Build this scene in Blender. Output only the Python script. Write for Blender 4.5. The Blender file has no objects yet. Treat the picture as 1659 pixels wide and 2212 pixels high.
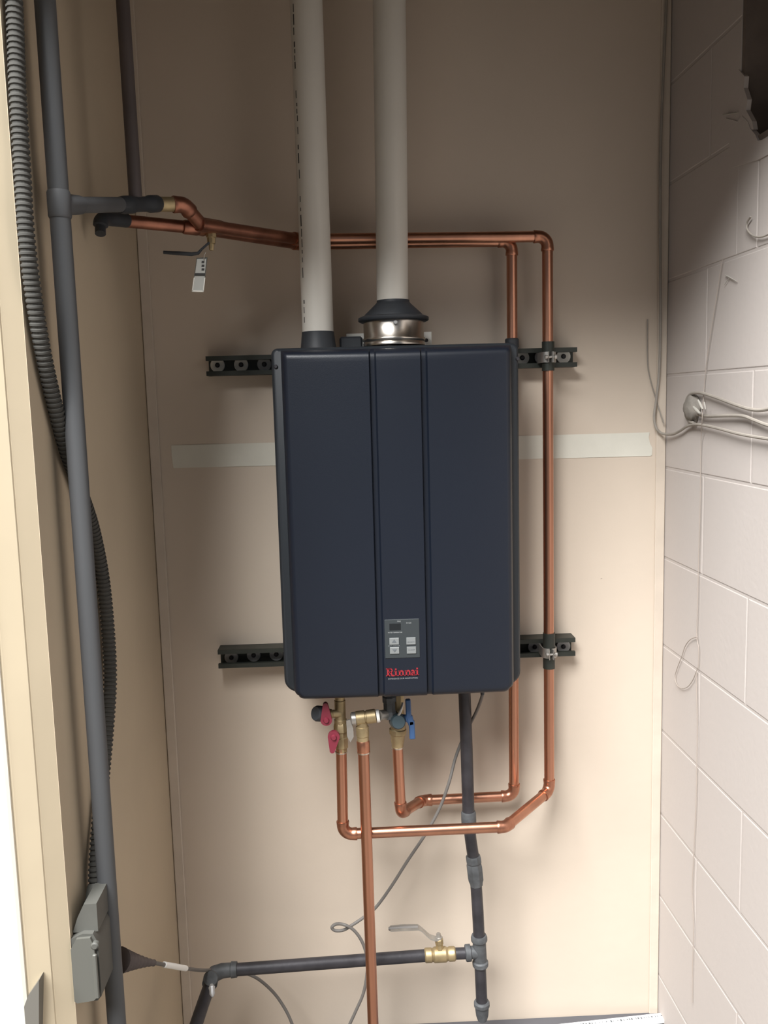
import bpy, math, random
from mathutils import Vector, Matrix
random.seed(7)
C = bpy.context.scene.collection
S = bpy.context.scene
rad = math.radians
V = Vector

# ------------------------------------------------------------------ camera
W, H, F = 1659.0, 2212.0, 1912.0
PITCH, ROLL, YAW = rad(7.2), rad(1.5), rad(1.8)
CAM = V((0.0, -1.95, 1.75))
fwd = V((math.sin(YAW) * math.cos(PITCH), math.cos(YAW) * math.cos(PITCH), -math.sin(PITCH)))
r0 = V((math.cos(YAW), -math.sin(YAW), 0)); u0 = r0.cross(fwd)
rgt = r0 * math.cos(ROLL) - u0 * math.sin(ROLL)
upv = rgt.cross(fwd)
cd = bpy.data.cameras.new('camera'); cam = bpy.data.objects.new('camera', cd); C.objects.link(cam)
cam.matrix_world = Matrix(((rgt.x, upv.x, -fwd.x, CAM.x), (rgt.y, upv.y, -fwd.y, CAM.y), (rgt.z, upv.z, -fwd.z, CAM.z), (0, 0, 0, 1)))
cd.sensor_fit = 'VERTICAL'; cd.sensor_height = 36.0; cd.lens = F / H * 36.0
cd.clip_start = 0.02; cd.clip_end = 100
S.camera = cam

# ------------------------------------------------------------------ world and light
S.view_settings.view_transform = 'Standard'; S.view_settings.look = 'None'
S.view_settings.gamma = 1.0; S.view_settings.use_curve_mapping = False
S.view_settings.exposure = 0.0
wd = bpy.data.worlds.new('overcast_sky'); S.world = wd; wd.use_nodes = True
bgn = wd.node_tree.nodes['Background']; bgn.inputs[0].default_value = (0.80, 0.88, 1.0, 1); bgn.inputs[1].default_value = 0.13
def area(name, loc, target, sx, sy, power, col):
    ld = bpy.data.lights.new(name, 'AREA'); ld.shape = 'RECTANGLE'; ld.size = sx; ld.size_y = sy
    ld.energy = power; ld.color = col
    o = bpy.data.objects.new(name, ld); C.objects.link(o); o.location = loc
    o.rotation_euler = (V(target) - V(loc)).to_track_quat('-Z', 'Y').to_euler()
    return o
area('sky_light', (-2.2, -4.0, 7.0), (0.1, 0, 0.8), 3.8, 5.0, 2250, (1.0, 1.0, 0.995))

def ray(px, py):
    return fwd * F + rgt * (px - W / 2) + upv * (H / 2 - py)
def P(px, py, y=0.0):            # point of the vertical plane at depth y
    d = ray(px, py); return CAM + d * ((y - CAM.y) / d.y)
def PX(px, py, x):               # point of the vertical plane at width x
    d = ray(px, py); return CAM + d * ((x - CAM.x) / d.x)
def pix(y):                      # metres per pixel at depth y
    return (y - CAM.y) / F

# ------------------------------------------------------------------ materials
def mat(name, col, rough=0.6, metal=0.0, var=0.0, vs=6.0, bump=0.0, bs=60.0, specks=None, spec=0.5, streak=False, col2=None, coat=0.0):
    m = bpy.data.materials.new(name); m.use_nodes = True
    nt = m.node_tree; N = nt.nodes; L = nt.links; b = N['Principled BSDF']
    b.inputs['Base Color'].default_value = (*col, 1); b.inputs['Roughness'].default_value = rough
    b.inputs['Metallic'].default_value = metal; b.inputs['Specular IOR Level'].default_value = spec
    if coat: b.inputs['Coat Weight'].default_value = coat; b.inputs['Coat Roughness'].default_value = 0.3
    tc = N.new('ShaderNodeTexCoord')
    src = None
    if var or col2:
        n = N.new('ShaderNodeTexNoise'); n.inputs['Scale'].default_value = vs; n.inputs['Detail'].default_value = 5
        if streak:
            mp = N.new('ShaderNodeMapping'); mp.inputs['Scale'].default_value = (1, 1, 0.15)
            L.new(tc.outputs['Object'], mp.inputs[0]); L.new(mp.outputs[0], n.inputs['Vector'])
        else: L.new(tc.outputs['Object'], n.inputs['Vector'])
        r = N.new('ShaderNodeValToRGB'); r.color_ramp.elements[0].position = 0.35; r.color_ramp.elements[1].position = 0.65
        r.color_ramp.elements[0].color = (*[c * (1 - var) for c in (col2 or col)], 1)
        r.color_ramp.elements[1].color = (*[min(1, c * (1 + var)) for c in col], 1)
        L.new(n.outputs['Fac'], r.inputs[0]); src = r.outputs[0]
    if specks:
        v = N.new('ShaderNodeTexVoronoi'); v.inputs['Scale'].default_value = specks; L.new(tc.outputs['Object'], v.inputs['Vector'])
        n2 = N.new('ShaderNodeTexNoise'); n2.inputs['Scale'].default_value = specks * 0.7; L.new(tc.outputs['Object'], n2.inputs['Vector'])
        lt = N.new('ShaderNodeMath'); lt.operation = 'LESS_THAN'; L.new(v.outputs['Distance'], lt.inputs[0]); lt.inputs[1].default_value = 0.035
        gt = N.new('ShaderNodeMath'); gt.operation = 'GREATER_THAN'; L.new(n2.outputs['Fac'], gt.inputs[0]); gt.inputs[1].default_value = 0.57
        mu = N.new('ShaderNodeMath'); mu.operation = 'MULTIPLY'; L.new(lt.outputs[0], mu.inputs[0]); L.new(gt.outputs[0], mu.inputs[1])
        mx = N.new('ShaderNodeMixRGB'); L.new(mu.outputs[0], mx.inputs[0])
        if src: L.new(src, mx.inputs[1])
        else: mx.inputs[1].default_value = (*col, 1)
        mx.inputs[2].default_value = (*[c * 0.45 for c in col], 1); src = mx.outputs[0]
    if src: L.new(src, b.inputs['Base Color'])
    if bump:
        n3 = N.new('ShaderNodeTexNoise'); n3.inputs['Scale'].default_value = bs; n3.inputs['Detail'].default_value = 4
        L.new(tc.outputs['Object'], n3.inputs['Vector'])
        bp = N.new('ShaderNodeBump'); bp.inputs['Strength'].default_value = bump; bp.inputs['Distance'].default_value = 0.003
        L.new(n3.outputs['Fac'], bp.inputs['Height']); L.new(bp.outputs[0], b.inputs['Normal'])
    return m
M = {}
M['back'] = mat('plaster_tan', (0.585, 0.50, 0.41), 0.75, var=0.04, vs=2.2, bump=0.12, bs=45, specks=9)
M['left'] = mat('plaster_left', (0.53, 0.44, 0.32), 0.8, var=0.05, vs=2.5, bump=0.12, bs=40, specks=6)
M['block'] = mat('painted_block', (0.50, 0.455, 0.425), 0.8, bump=0.12, bs=90)
M['mortar'] = mat('painted_mortar', (0.485, 0.44, 0.41), 0.85, bump=0.12, bs=120)
M['trim'] = mat('caulk_strip', (0.58, 0.50, 0.415), 0.7, var=0.06, vs=9, bump=0.15, bs=70)
M['jamb'] = mat('jamb_cream', (0.66, 0.56, 0.40), 0.6, var=0.03, vs=6)
M['jambw'] = mat('jamb_white', (0.86, 0.82, 0.72), 0.5, var=0.02, vs=6)
M['ceil'] = mat('ceiling_paint', (0.20, 0.16, 0.13), 0.9)
M['floor'] = mat('concrete_floor', (0.17, 0.15, 0.13), 0.85, var=0.12, vs=3, bump=0.2)
M['unit'] = mat('navy_enamel', (0.0065, 0.0095, 0.017), 0.40, var=0.04, vs=3, bump=0.05, bs=500, spec=0.42)
M['shell'] = mat('charcoal_enamel', (0.016, 0.020, 0.025), 0.5, spec=0.45)
M['rubber'] = mat('black_rubber', (0.028, 0.032, 0.038), 0.55, var=0.1, vs=30)
M['iron'] = mat('black_iron', (0.038, 0.036, 0.041), 0.48, metal=0.25, var=0.25, vs=25, bump=0.15, bs=90)
M['irongrey'] = mat('dusty_iron', (0.085, 0.09, 0.095), 0.6, metal=0.2, var=0.25, vs=40, bump=0.25, bs=110)
M['bigpipe'] = mat('dusty_dark_pipe', (0.082, 0.085, 0.09), 0.6, var=0.12, vs=10, streak=True)
M['brownpipe'] = mat('brown_dark_pipe', (0.085, 0.068, 0.066), 0.6, var=0.12, vs=10)
M['conduit'] = mat('grey_conduit', (0.060, 0.058, 0.052), 0.9, var=0.1, vs=12)
M['boxgrey'] = mat('grey_box_plastic', (0.09, 0.09, 0.08), 0.6, var=0.08, vs=14)
M['boxlight'] = mat('grey_box_cover', (0.105, 0.105, 0.092), 0.55)
M['copper'] = mat('copper', (0.56, 0.28, 0.185), 0.33, metal=1.0, var=0.12, vs=14, streak=True, bump=0.04, bs=60)
M['copperold'] = mat('copper_oxidised', (0.33, 0.145, 0.095), 0.38, metal=0.9, var=0.25, vs=22, bump=0.08, bs=60)
M['copperfit'] = mat('copper_fitting', (0.47, 0.22, 0.14), 0.34, metal=0.95, var=0.22, vs=30, bump=0.08, bs=80)
M['solder'] = mat('solder_ring', (0.62, 0.55, 0.47), 0.3, metal=1.0)
M['brass'] = mat('brass', (0.42, 0.33, 0.19), 0.5, metal=0.8, var=0.18, vs=35, bump=0.06, bs=70)
M['nickel'] = mat('dull_nickel', (0.44, 0.42, 0.39), 0.4, metal=0.8, var=0.1, vs=40)
M['steel'] = mat('stainless', (0.55, 0.51, 0.46), 0.27, metal=1.0, var=0.05, vs=20, streak=True)
M['zinc'] = mat('bright_zinc', (0.90, 0.89, 0.83), 0.5, metal=0.0)
M['zincdim'] = mat('dull_zinc', (0.42, 0.42, 0.42), 0.5, metal=0.4)
M['strut'] = mat('green_black_channel', (0.032, 0.036, 0.030), 0.45, metal=0.3, var=0.15, vs=20)
M['pvc'] = mat('white_pvc', (0.66, 0.63, 0.57), 0.38, var=0.02, vs=8)
M['ink'] = mat('print_ink', (0.05, 0.05, 0.05), 0.7)
M['red'] = mat('red_plastic', (0.17, 0.018, 0.034), 0.5)
M['blue'] = mat('blue_plastic', (0.04, 0.095, 0.22), 0.5)
M['teal'] = mat('dark_teal_cap', (0.03, 0.05, 0.06), 0.5)
M['logored'] = mat('logo_red', (0.26, 0.014, 0.022), 0.5)
M['panel'] = mat('panel_grey', (0.030, 0.036, 0.039), 0.45)
M['lcd'] = mat('display_black', (0.010, 0.012, 0.014), 0.25)
M['button'] = mat('button_silver', (0.18, 0.19, 0.19), 0.5)
M['glyph'] = mat('glyph_grey', (0.10, 0.11, 0.12), 0.6)
M['label'] = mat('label_white', (0.30, 0.31, 0.31), 0.6)
M['labeldim'] = mat('label_dim', (0.20, 0.21, 0.22), 0.6)
M['tape'] = mat('white_tape', (0.66, 0.64, 0.56), 0.7, var=0.03, vs=12, bump=0.15, bs=60)
M['teflon'] = mat('thread_tape', (0.85, 0.85, 0.82), 0.5)
M['cord'] = mat('grey_cord', (0.13, 0.12, 0.11), 0.6)
M['wire'] = mat('painted_wire', (0.30, 0.27, 0.235), 0.7, var=0.08, vs=25)
M['string'] = mat('painted_string', (0.36, 0.31, 0.27), 0.8)
M['putty'] = mat('putty', (0.21, 0.19, 0.165), 0.8, var=0.12, vs=60, bump=0.5, bs=80)
M['puttyw'] = mat('putty_smear', (0.40, 0.38, 0.34), 0.6)
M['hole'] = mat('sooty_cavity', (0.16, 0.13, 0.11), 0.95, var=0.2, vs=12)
M['shelf'] = mat('slate_shelf', (0.085, 0.085, 0.095), 0.6, var=0.06, vs=8)
M['white'] = mat('white_stick', (0.62, 0.62, 0.62), 0.5)
M['latch'] = mat('latch_grey', (0.17, 0.16, 0.14), 0.5, metal=0.2)

# ------------------------------------------------------------------ mesh helpers
WL = {}   # world location of every created object
class MB:
    def __init__(s): s.v = []; s.f = []
    def add(s, vs, fs):
        k = len(s.v); s.v += [V(a) for a in vs]; s.f += [[i + k for i in f] for f in fs]; return s
    def box(s, c, d, R=None):
        c = V(c); hx, hy, hz = d[0] / 2, d[1] / 2, d[2] / 2
        vs = [V((x, y, z)) for x in (-hx, hx) for y in (-hy, hy) for z in (-hz, hz)]
        if R is not None: vs = [R @ q for q in vs]
        return s.add([c + q for q in vs], [(0, 1, 3, 2), (4, 6, 7, 5), (0, 4, 5, 1), (2, 3, 7, 6), (0, 2, 6, 4), (1, 5, 7, 3)])
    def bbox(s, a, b):
        a, b = V(a), V(b); return s.box((a + b) / 2, [abs(b[i] - a[i]) for i in range(3)])
    def cbox(s, c, d, ch, R=None):    # box with all edges chamfered
        c = V(c); h = [q / 2 for q in d]; ch = min(ch, *[q * 0.49 for q in h]); vs = []; idx = {}
        for sx in (-1, 1):
            for sy in (-1, 1):
                for sz in (-1, 1):
                    for k in range(3):
                        q = [sx * (h[0] - ch), sy * (h[1] - ch), sz * (h[2] - ch)]; q[k] = (sx, sy, sz)[k] * h[k]
                        idx[(sx, sy, sz, k)] = len(vs); q = V(q); vs.append(c + (R @ q if R is not None else q))
        fs = []
        for k in range(3):
            a, b = [i for i in range(3) if i != k]
            for sg in (-1, 1):
                f = []
                for (p, q) in ((-1, -1), (1, -1), (1, 1), (-1, 1)):
                    t = [0, 0, 0]; t[k] = sg; t[a] = p; t[b] = q; f.append(idx[(*t, k)])
                fs.append(f)
            for p in (-1, 1):
                for q in (-1, 1):
                    t1 = [0, 0, 0]; t1[a] = p; t1[b] = q; t2 = list(t1); t1[k] = -1; t2[k] = 1
                    fs.append([idx[(*t1, a)], idx[(*t2, a)], idx[(*t2, b)], idx[(*t1, b)]])
        for sx in (-1, 1):
            for sy in (-1, 1):
                for sz in (-1, 1): fs.append([idx[(sx, sy, sz, k)] for k in range(3)])
        return s.add(vs, fs)
    def sweep(s, pts, rs, n=16, caps=True, close=False):
        pts = [V(p) for p in pts]
        if not hasattr(rs, '__len__'): rs = [rs] * len(pts)
        T = []
        for i in range(len(pts)):
            a = pts[max(0, i - 1)]; b = pts[min(len(pts) - 1, i + 1)]
            t = (b - a)
            T.append(t.normalized() if t.length > 1e-9 else (T[-1] if T else V((0, 0, 1))))
        up = V((0, 0, 1)) if abs(T[0].z) < 0.9 else V((0, -1, 0))
        nrm = (up - T[0] * up.dot(T[0])).normalized(); vs = []
        for i, p in enumerate(pts):
            nrm = (nrm - T[i] * nrm.dot(T[i])).normalized(); bn = T[i].cross(nrm)
            for k in range(n):
                a = 2 * math.pi * k / n; vs.append(p + (nrm * math.cos(a) + bn * math.sin(a)) * rs[i])
        fs = [[i * n + k, i * n + (k + 1) % n, (i + 1) * n + (k + 1) % n, (i + 1) * n + k] for i in range(len(pts) - 1) for k in range(n)]
        if caps: fs += [list(range(n))[::-1], [(len(pts) - 1) * n + k for k in range(n)]]
        return s.add(vs, fs)
    def lathe(s, a, b, prof, n=24, caps=True):   # prof: (fraction along a-b, radius)
        a, b = V(a), V(b); d = (b - a); t = d.normalized()
        up = V((0, 0, 1)) if abs(t.z) < 0.9 else V((0, -1, 0))
        nr = (up - t * up.dot(t)).normalized(); bn = t.cross(nr); vs = []
        for (q, r) in prof:
            for k in range(n):
                an = 2 * math.pi * (k + 0.5) / n; vs.append(a + d * q + (nr * math.cos(an) + bn * math.sin(an)) * r)
        m = len(prof)
        fs = [[i * n + k, i * n + (k + 1) % n, (i + 1) * n + (k + 1) % n, (i + 1) * n + k] for i in range(m - 1) for k in range(n)]
        if caps: fs += [list(range(n))[::-1], [(m - 1) * n + k for k in range(n)]]
        return s.add(vs, fs)
    def ribbon(s, pts, w, y, t):      # flat stroke in an x-z plane
        pts = [V(p) for p in pts]; Lr = []
        for i, p in enumerate(pts):
            a = pts[max(0, i - 1)]; b = pts[min(len(pts) - 1, i + 1)]; d = (b - a).normalized(); nn = V((-d.y, d.x)); Lr.append((p + nn * w / 2, p - nn * w / 2))
        vs = []
        for l, r in Lr: vs += [(l.x, y, l.y), (r.x, y, r.y), (l.x, y - t, l.y), (r.x, y - t, r.y)]
        fs = []
        for i in range(len(pts) - 1):
            a = i * 4; b = a + 4
            fs += [(a + 2, b + 2, b + 3, a + 3), (a, a + 1, b + 1, b), (a, b, b + 2, a + 2), (a + 1, a + 3, b + 3, b + 1)]
        e = (len(pts) - 1) * 4
        fs += [(0, 2, 3, 1), (e, e + 1, e + 3, e + 2)]
        return s.add(vs, fs)
    def prism(s, poly, y0, y1, f=None):   # polygon in x-z extruded along y (or mapped by f(u,w,d))
        n = len(poly); g = f or (lambda u, w, d: V((u, d, w)))
        vs = [g(p[0], p[1], y0) for p in poly] + [g(p[0], p[1], y1) for p in poly]
        fs = [list(range(n)), list(range(2 * n - 1, n - 1, -1))] + [[i, i + n, (i + 1) % n + n, (i + 1) % n] for i in range(n)]
        return s.add(vs, fs)
    def build(s, name, m, parent=None, angle=35, loc=None):
        xs = [min(q[i] for q in s.v) for i in range(3)]; xm = [max(q[i] for q in s.v) for i in range(3)]
        o_loc = V(loc) if loc is not None else V(((xs[0] + xm[0]) / 2, (xs[1] + xm[1]) / 2, xs[2]))
        me = bpy.data.meshes.new(name); me.from_pydata([tuple(q - o_loc) for q in s.v], [], s.f)
        import bmesh
        bm = bmesh.new(); bm.from_mesh(me); bmesh.ops.recalc_face_normals(bm, faces=bm.faces); bm.to_mesh(me); bm.free()
        me.polygons.foreach_set('use_smooth', [True] * len(me.polygons)); me.set_sharp_from_angle(angle=rad(angle))
        me.materials.append(M[m]); me.update()
        o = bpy.data.objects.new(name, me); C.objects.link(o)
        if parent is not None:
            o.parent = parent; o.location = o_loc - WL[parent]
        else: o.location = o_loc
        WL[o] = o_loc
        return o
def tag(o, label=None, cat=None, group=None, kind=None):
    if label: o['label'] = label
    if cat: o['category'] = cat
    if group: o['group'] = group
    if kind: o['kind'] = kind
    return o
def thing(name, loc, label, cat, group=None):
    o = bpy.data.objects.new(name, None); C.objects.link(o); o.location = loc; o.empty_display_size = 0.05; WL[o] = V(loc)
    return tag(o, label, cat, group)
def struct(o): o['kind'] = 'structure'; return o
def spline(pts, k=8):
    pts = [V(p) for p in pts]; out = []
    for i in range(len(pts) - 1):
        p0 = pts[max(0, i - 1)]; p1 = pts[i]; p2 = pts[i + 1]; p3 = pts[min(len(pts) - 1, i + 2)]
        for j in range(k):
            t = j / k
            out.append(0.5 * ((2 * p1) + (p2 - p0) * t + (2 * p0 - 5 * p1 + 4 * p2 - p3) * t * t + (3 * p1 - p0 - 3 * p2 + p3) * t ** 3))
    out.append(pts[-1]); return out
def arc_pts(p, a, b, R):   # fillet at p between directions to a and b
    d1 = (a - p).normalized(); d2 = (b - p).normalized()
    ang = d1.angle(d2); L = R / math.tan(ang / 2); t1 = p + d1 * L; t2 = p + d2 * L
    c = p + (d1 + d2).normalized() * (R / math.sin(ang / 2)); out = []
    va, vb = t1 - c, t2 - c; tot = va.angle(vb)
    for i in range(11):
        k = i / 10; out.append(c + (va * math.sin((1 - k) * tot) + vb * math.sin(k * tot)) / math.sin(tot))
    return out
def pipe_run(parent, pts, r, m='copper', fm='copperfit', fr=1.16, R=None, pn='pipe', solder=True, sect=None):
    pts = [V(p) for p in pts]; R = R or r * 1.75; cur = pts[0]; names = {}
    for i in range(1, len(pts)):
        if i < len(pts) - 1:
            arc = arc_pts(pts[i], pts[i - 1], pts[i + 1], R); end = arc[0]
        else: arc = None; end = pts[i]
        mm = sect[i - 1] if sect else m
        MB().sweep([cur, cur.lerp(end, 0.5), end], r, 20).build(pn, mm, parent)
        if arc:
            d1 = (arc[0] - pts[i - 1]).normalized(); d2 = (pts[i + 1] - arc[-1]).normalized(); e = r * 0.85
            path = [arc[0] - d1 * e, arc[0] - d1 * e * 0.85, arc[0] - d1 * e * 0.3] + arc + [arc[-1] + d2 * e * 0.3, arc[-1] + d2 * e * 0.85, arc[-1] + d2 * e]
            rr = [r * fr * 0.985, r * fr * 1.03, r * fr] + [r * fr * 0.97] * len(arc) + [r * fr, r * fr * 1.03, r * fr * 0.985]
            MB().sweep(path, rr, 20).build('elbow', fm, parent)
            cur = arc[-1]
    return parent
def band(parent, name, a, b, r, m, bev=0.12, n=24):
    return MB().lathe(a, b, [(0, r * (1 - bev)), (bev, r), (1 - bev, r), (1, r * (1 - bev))], n).build(name, m, parent)

# ------------------------------------------------------------------ setting
XL = P(319, 900, 0).x
CR = P(1437, 1050, 0); CR.z = 0
dvp = ray(720, 875); dvp.z = 0; du = -dvp.normalized()        # along the right wall, towards the camera
nr = V((du.y, -du.x, 0)).normalized()
if nr.x > 0: nr = -nr                                          # into the room
def RW(u, z, off=0.0): return CR + du * u + nr * off + V((0, 0, z))
def PW(px, py, off=0.0):                                       # point on the right wall
    d = ray(px, py); k = (CR + nr * off - CAM).dot(nr) / d.dot(nr); return CAM + d * k
def UZ(px, py):
    q = PW(px, py) - CR; return q.dot(du), q.z
CEIL = 3.0
struct(MB().bbox((XL - 0.12, 0, 0), (CR.x + 0.12, 0.12, CEIL)).build('wall_back', 'back'))
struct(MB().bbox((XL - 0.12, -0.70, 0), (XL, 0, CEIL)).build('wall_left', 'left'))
struct(MB().bbox((XL - 1.2, -6.5, -0.1), (CR.x + 2.2, 0.12, 0)).build('floor', 'floor'))
struct(MB().bbox((XL - 0.12, -1.0, CEIL), (CR.x + 0.6, 0.12, CEIL + 0.1)).build('ceiling', 'ceil'))
jA, jB, jC = P(66, 900, -0.70), P(20, 900, -0.722), P(-45, 900, -0.745)
HZ = 2.37
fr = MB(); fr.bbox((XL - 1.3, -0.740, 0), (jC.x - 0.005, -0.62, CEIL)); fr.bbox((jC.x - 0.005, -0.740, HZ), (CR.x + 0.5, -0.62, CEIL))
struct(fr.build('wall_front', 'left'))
def vprism(poly, name, m):
    n_ = len(poly); mb = MB(); mb.add([V((x, y, 0)) for x, y in poly] + [V((x, y, HZ)) for x, y in poly], [list(range(n_)), list(range(2 * n_ - 1, n_ - 1, -1))] + [[i, (i + 1) % n_, n_ + (i + 1) % n_, n_ + i] for i in range(n_)])
    return struct(mb.build(name, m, angle=20))
# splayed, stepped jamb mouldings and the white casing that faces the daylight
vprism([(jA.x, jA.y), (jB.x, jB.y), (jB.x - 0.06, jB.y), (jA.x - 0.06, jA.y)], 'trim_3', 'jamb')
vprism([(jB.x, jB.y + 0.001), (jB.x - 0.0015, jB.y - 0.003), (jC.x + 0.004, jC.y + 0.001), (jC.x, jC.y), (jC.x - 0.02, jC.y), (jC.x - 0.02, jB.y)], 'trim_4', 'jamb')
vprism([(jC.x + 0.001, jC.y), (jC.x + 0.001, jC.y - 0.004), (jC.x - 0.003, jC.y - 0.007), (jC.x - 0.13, jC.y - 0.007), (jC.x - 0.13, jC.y)], 'trim_5', 'jambw')
# corner strips
def strip(name, pts_px, w, y0, m):
    a = P(*pts_px[0], 0); x = a.x
    return struct(MB().cbox((x + w / 2, -y0 / 2, CEIL / 2), (w, y0, CEIL - 0.002), 0.0025).build(name, m))
strip('trim_1', [(320, 900)], 0.022, 0.007, 'trim')
strip('trim_2', [(1415, 1050)], 0.021, 0.006, 'trim')

# right wall: backing with a broken opening at the top, painted blocks as parts
hu, _ = UZ(1603, 80); _, hz = UZ(1650, 300); hu2, hz2 = hu + 0.55, 2.92
UEND = 1.25
def wbox(mb, u0, u1, z0, z1, o0, o1, ch=0.0):
    def g(u, w, d): return RW(u, w, d)
    if not ch: return mb.prism([(u0, z0), (u1, z0), (u1, z1), (u0, z1)], o0, o1, g)
    k = len(mb.v); n = 4
    q0 = [(u0, z0), (u1, z0), (u1, z1), (u0, z1)]; q1 = [(u0 + ch, z0 + ch), (u1 - ch, z0 + ch), (u1 - ch, z1 - ch), (u0 + ch, z1 - ch)]
    vs = [g(a, b, o0) for a, b in q0] + [g(a, b, o1 - ch * 0.35) for a, b in q0] + [g(a, b, o1) for a, b in q1]
    fs = [(3, 2, 1, 0), (8, 9, 10, 11)] + [(i + l * 4, (i + 1) % 4 + l * 4, (i + 1) % 4 + l * 4 + 4, i + l * 4 + 4) for i in range(4) for l in (0, 1)]
    return mb.add(vs, fs)
bk = MB()
wbox(bk, -0.01, hu, 0, CEIL, -0.14, 0); wbox(bk, hu, hu2, 0, hz, -0.14, 0); wbox(bk, hu2, UEND, 0, CEIL, -0.14, 0); wbox(bk, hu, hu2, hz2, CEIL, -0.14, 0)
wr = struct(bk.build('wall_right', 'mortar'))
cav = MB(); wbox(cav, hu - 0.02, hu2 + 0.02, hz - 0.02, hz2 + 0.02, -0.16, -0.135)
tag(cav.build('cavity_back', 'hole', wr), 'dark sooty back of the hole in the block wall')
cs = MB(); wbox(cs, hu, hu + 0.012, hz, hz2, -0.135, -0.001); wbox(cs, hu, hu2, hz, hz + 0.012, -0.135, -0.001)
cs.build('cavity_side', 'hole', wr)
_, zl = UZ(1437, 1010)
zc0 = zl % 0.2032; j = 0.003
course = 0; nc = int(CEIL / 0.2032) + 2
for c in range(-1, nc):
    z0 = zc0 + c * 0.2032; z1 = z0 + 0.2032
    odd = round((z0 - zl) / 0.2032) % 2       # 0: course just above the joint at zl
    us = [0.0] + ([0.41, 0.817, UEND] if odd == 0 else [0.21, 0.616, 1.02, UEND])
    z0 = max(z0, 0.001) + j; z1 = min(z1, CEIL) - j
    if z1 - z0 < 0.03: continue
    for a, b in zip(us[:-1], us[1:]):
        a += j if a > 0 else 0.001; b -= j
        rects = [(a, b, z0, z1)]
        if b > hu and a < hu2 and z1 > hz:
            rects = []
            if a < hu - 0.02: rects.append((a, hu, z0, z1))
            if z0 < hz - 0.02: rects.append((max(a, hu), b, z0, hz))
        for (p, q, r_, t) in rects:
            m_ = MB(); wbox(m_, p, q, r_, t, 0.0, 0.0010, 0.0014); m_.build('block', 'block', wr, angle=6)
# broken fringe of block face around the opening
def jag(poly, t0, t1, name='broken_edge'):
    return MB().prism([UZ(*p) for p in poly], t0, t1, lambda u, w, d: RW(u, w, d)).build(name, 'block', wr, angle=20)
jag([(1570, 255), (1596, 262), (1606, 250), (1618, 262), (1624, 278), (1634, 290), (1640, 304), (1660, 300), (1680, 306), (1680, 325), (1640, 345), (1585, 362)], -0.006, 0.0026)
jag([(1598, 150), (1611, 165), (1609, 190), (1617, 215), (1614, 238), (1627, 262), (1630, 280), (1600, 280)], -0.006, 0.0020)
for a, b, w in (((1562, 248), (1596, 243), 3), ((1567, 594), (1592, 608), 2.5), ((1565, 615), (1574, 602), 1.2)):
    p, q = PW(*a, 0.0040), PW(*b, 0.0040)
    tag(MB().sweep([p, p.lerp(q, .4), q], [0.0008 * w * .5, 0.0010 * w * .5, 0.0005], 6).build('scratch', 'puttyw', wr), 'pale scratch in the paint')

# ------------------------------------------------------------------ tape on the back wall
a, b, c_, d_ = P(370, 962), P(1403, 934), P(1408, 983), P(375, 1011)
poly = [(a.x, a.z), (b.x, b.z), (P(1401, 945).x, P(1401, 945).z), (P(1404, 958).x, P(1404, 958).z), (P(1409, 968).x, P(1409, 968).z), (c_.x, c_.z), (P(1405, 985).x, P(1405, 985).z), (d_.x, d_.z), (P(371, 985).x, P(371, 985).z)]
tag(MB().prism(poly, -0.0002, -0.0012).build('wall_tape', 'tape'), 'strip of white tape stuck across the tan wall, running behind the heater', 'tape')

# ------------------------------------------------------------------ mounting channels
DY = -0.0413
def channel(label, pts, discs, dim):
    a, b = P(*pts[0], DY), P(*pts[1], DY)
    zc = (a.z + b.z) / 2; h = 0.0413; root = thing('strut_channel', ((a.x + b.x) / 2, -0.02, zc - h / 2), label, 'channel', 'slotted channels behind the heater')
    m = MB(); cx = (a.x + b.x) / 2; L = b.x - a.x
    m.box((cx, -0.0015, zc), (L, 0.003, h))
    for s in (-1, 1):
        m.box((cx, -0.0206, zc + s * (h / 2 - 0.00125)), (L, 0.0385, 0.0025))
        m.box((cx, DY + 0.00125, zc + s * (h / 2 - 0.00475)), (L, 0.0025, 0.0095))
        m.box((cx, DY + 0.0055, zc + s * (h / 2 - 0.0088)), (L, 0.009, 0.0020))
    m.build('rail', 'strut', root)
    for (px, py, br) in discs:
        q = P(px, py, -0.006); q.y = -0.003
        n = 22; R = 0.0155
        w = MB().lathe(q, q + V((0, -0.004, 0)), [(0, R), (0.8, R), (1, R * 0.95)], 28).build('washer', 'zinc' if br else 'zincdim', root)
        MB().lathe(q + V((0, -0.0038, 0)), q + V((0, -0.008, 0)), [(0, 0.0052), (0.6, 0.0052), (1, 0.0035)], 12).build('screw', 'iron', w)
    return root
channel('upper slotted channel behind the heater, with bright round washers in its slots', [(445, 793), (1247, 769)],
        [(470, 789, 1), (521, 788, 1), (571, 787, 0), (1128, 773, 1), (1170, 772, 0), (1217, 770, 1)], 0)
channel('lower slotted channel behind the heater, with dull grey washers in its slots', [(471, 1426), (1243, 1396)],
        [(500, 1420, 0), (548, 1415, 0), (597, 1413, 0), (1155, 1397, 0), (1217, 1396, 0)], 1)

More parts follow.
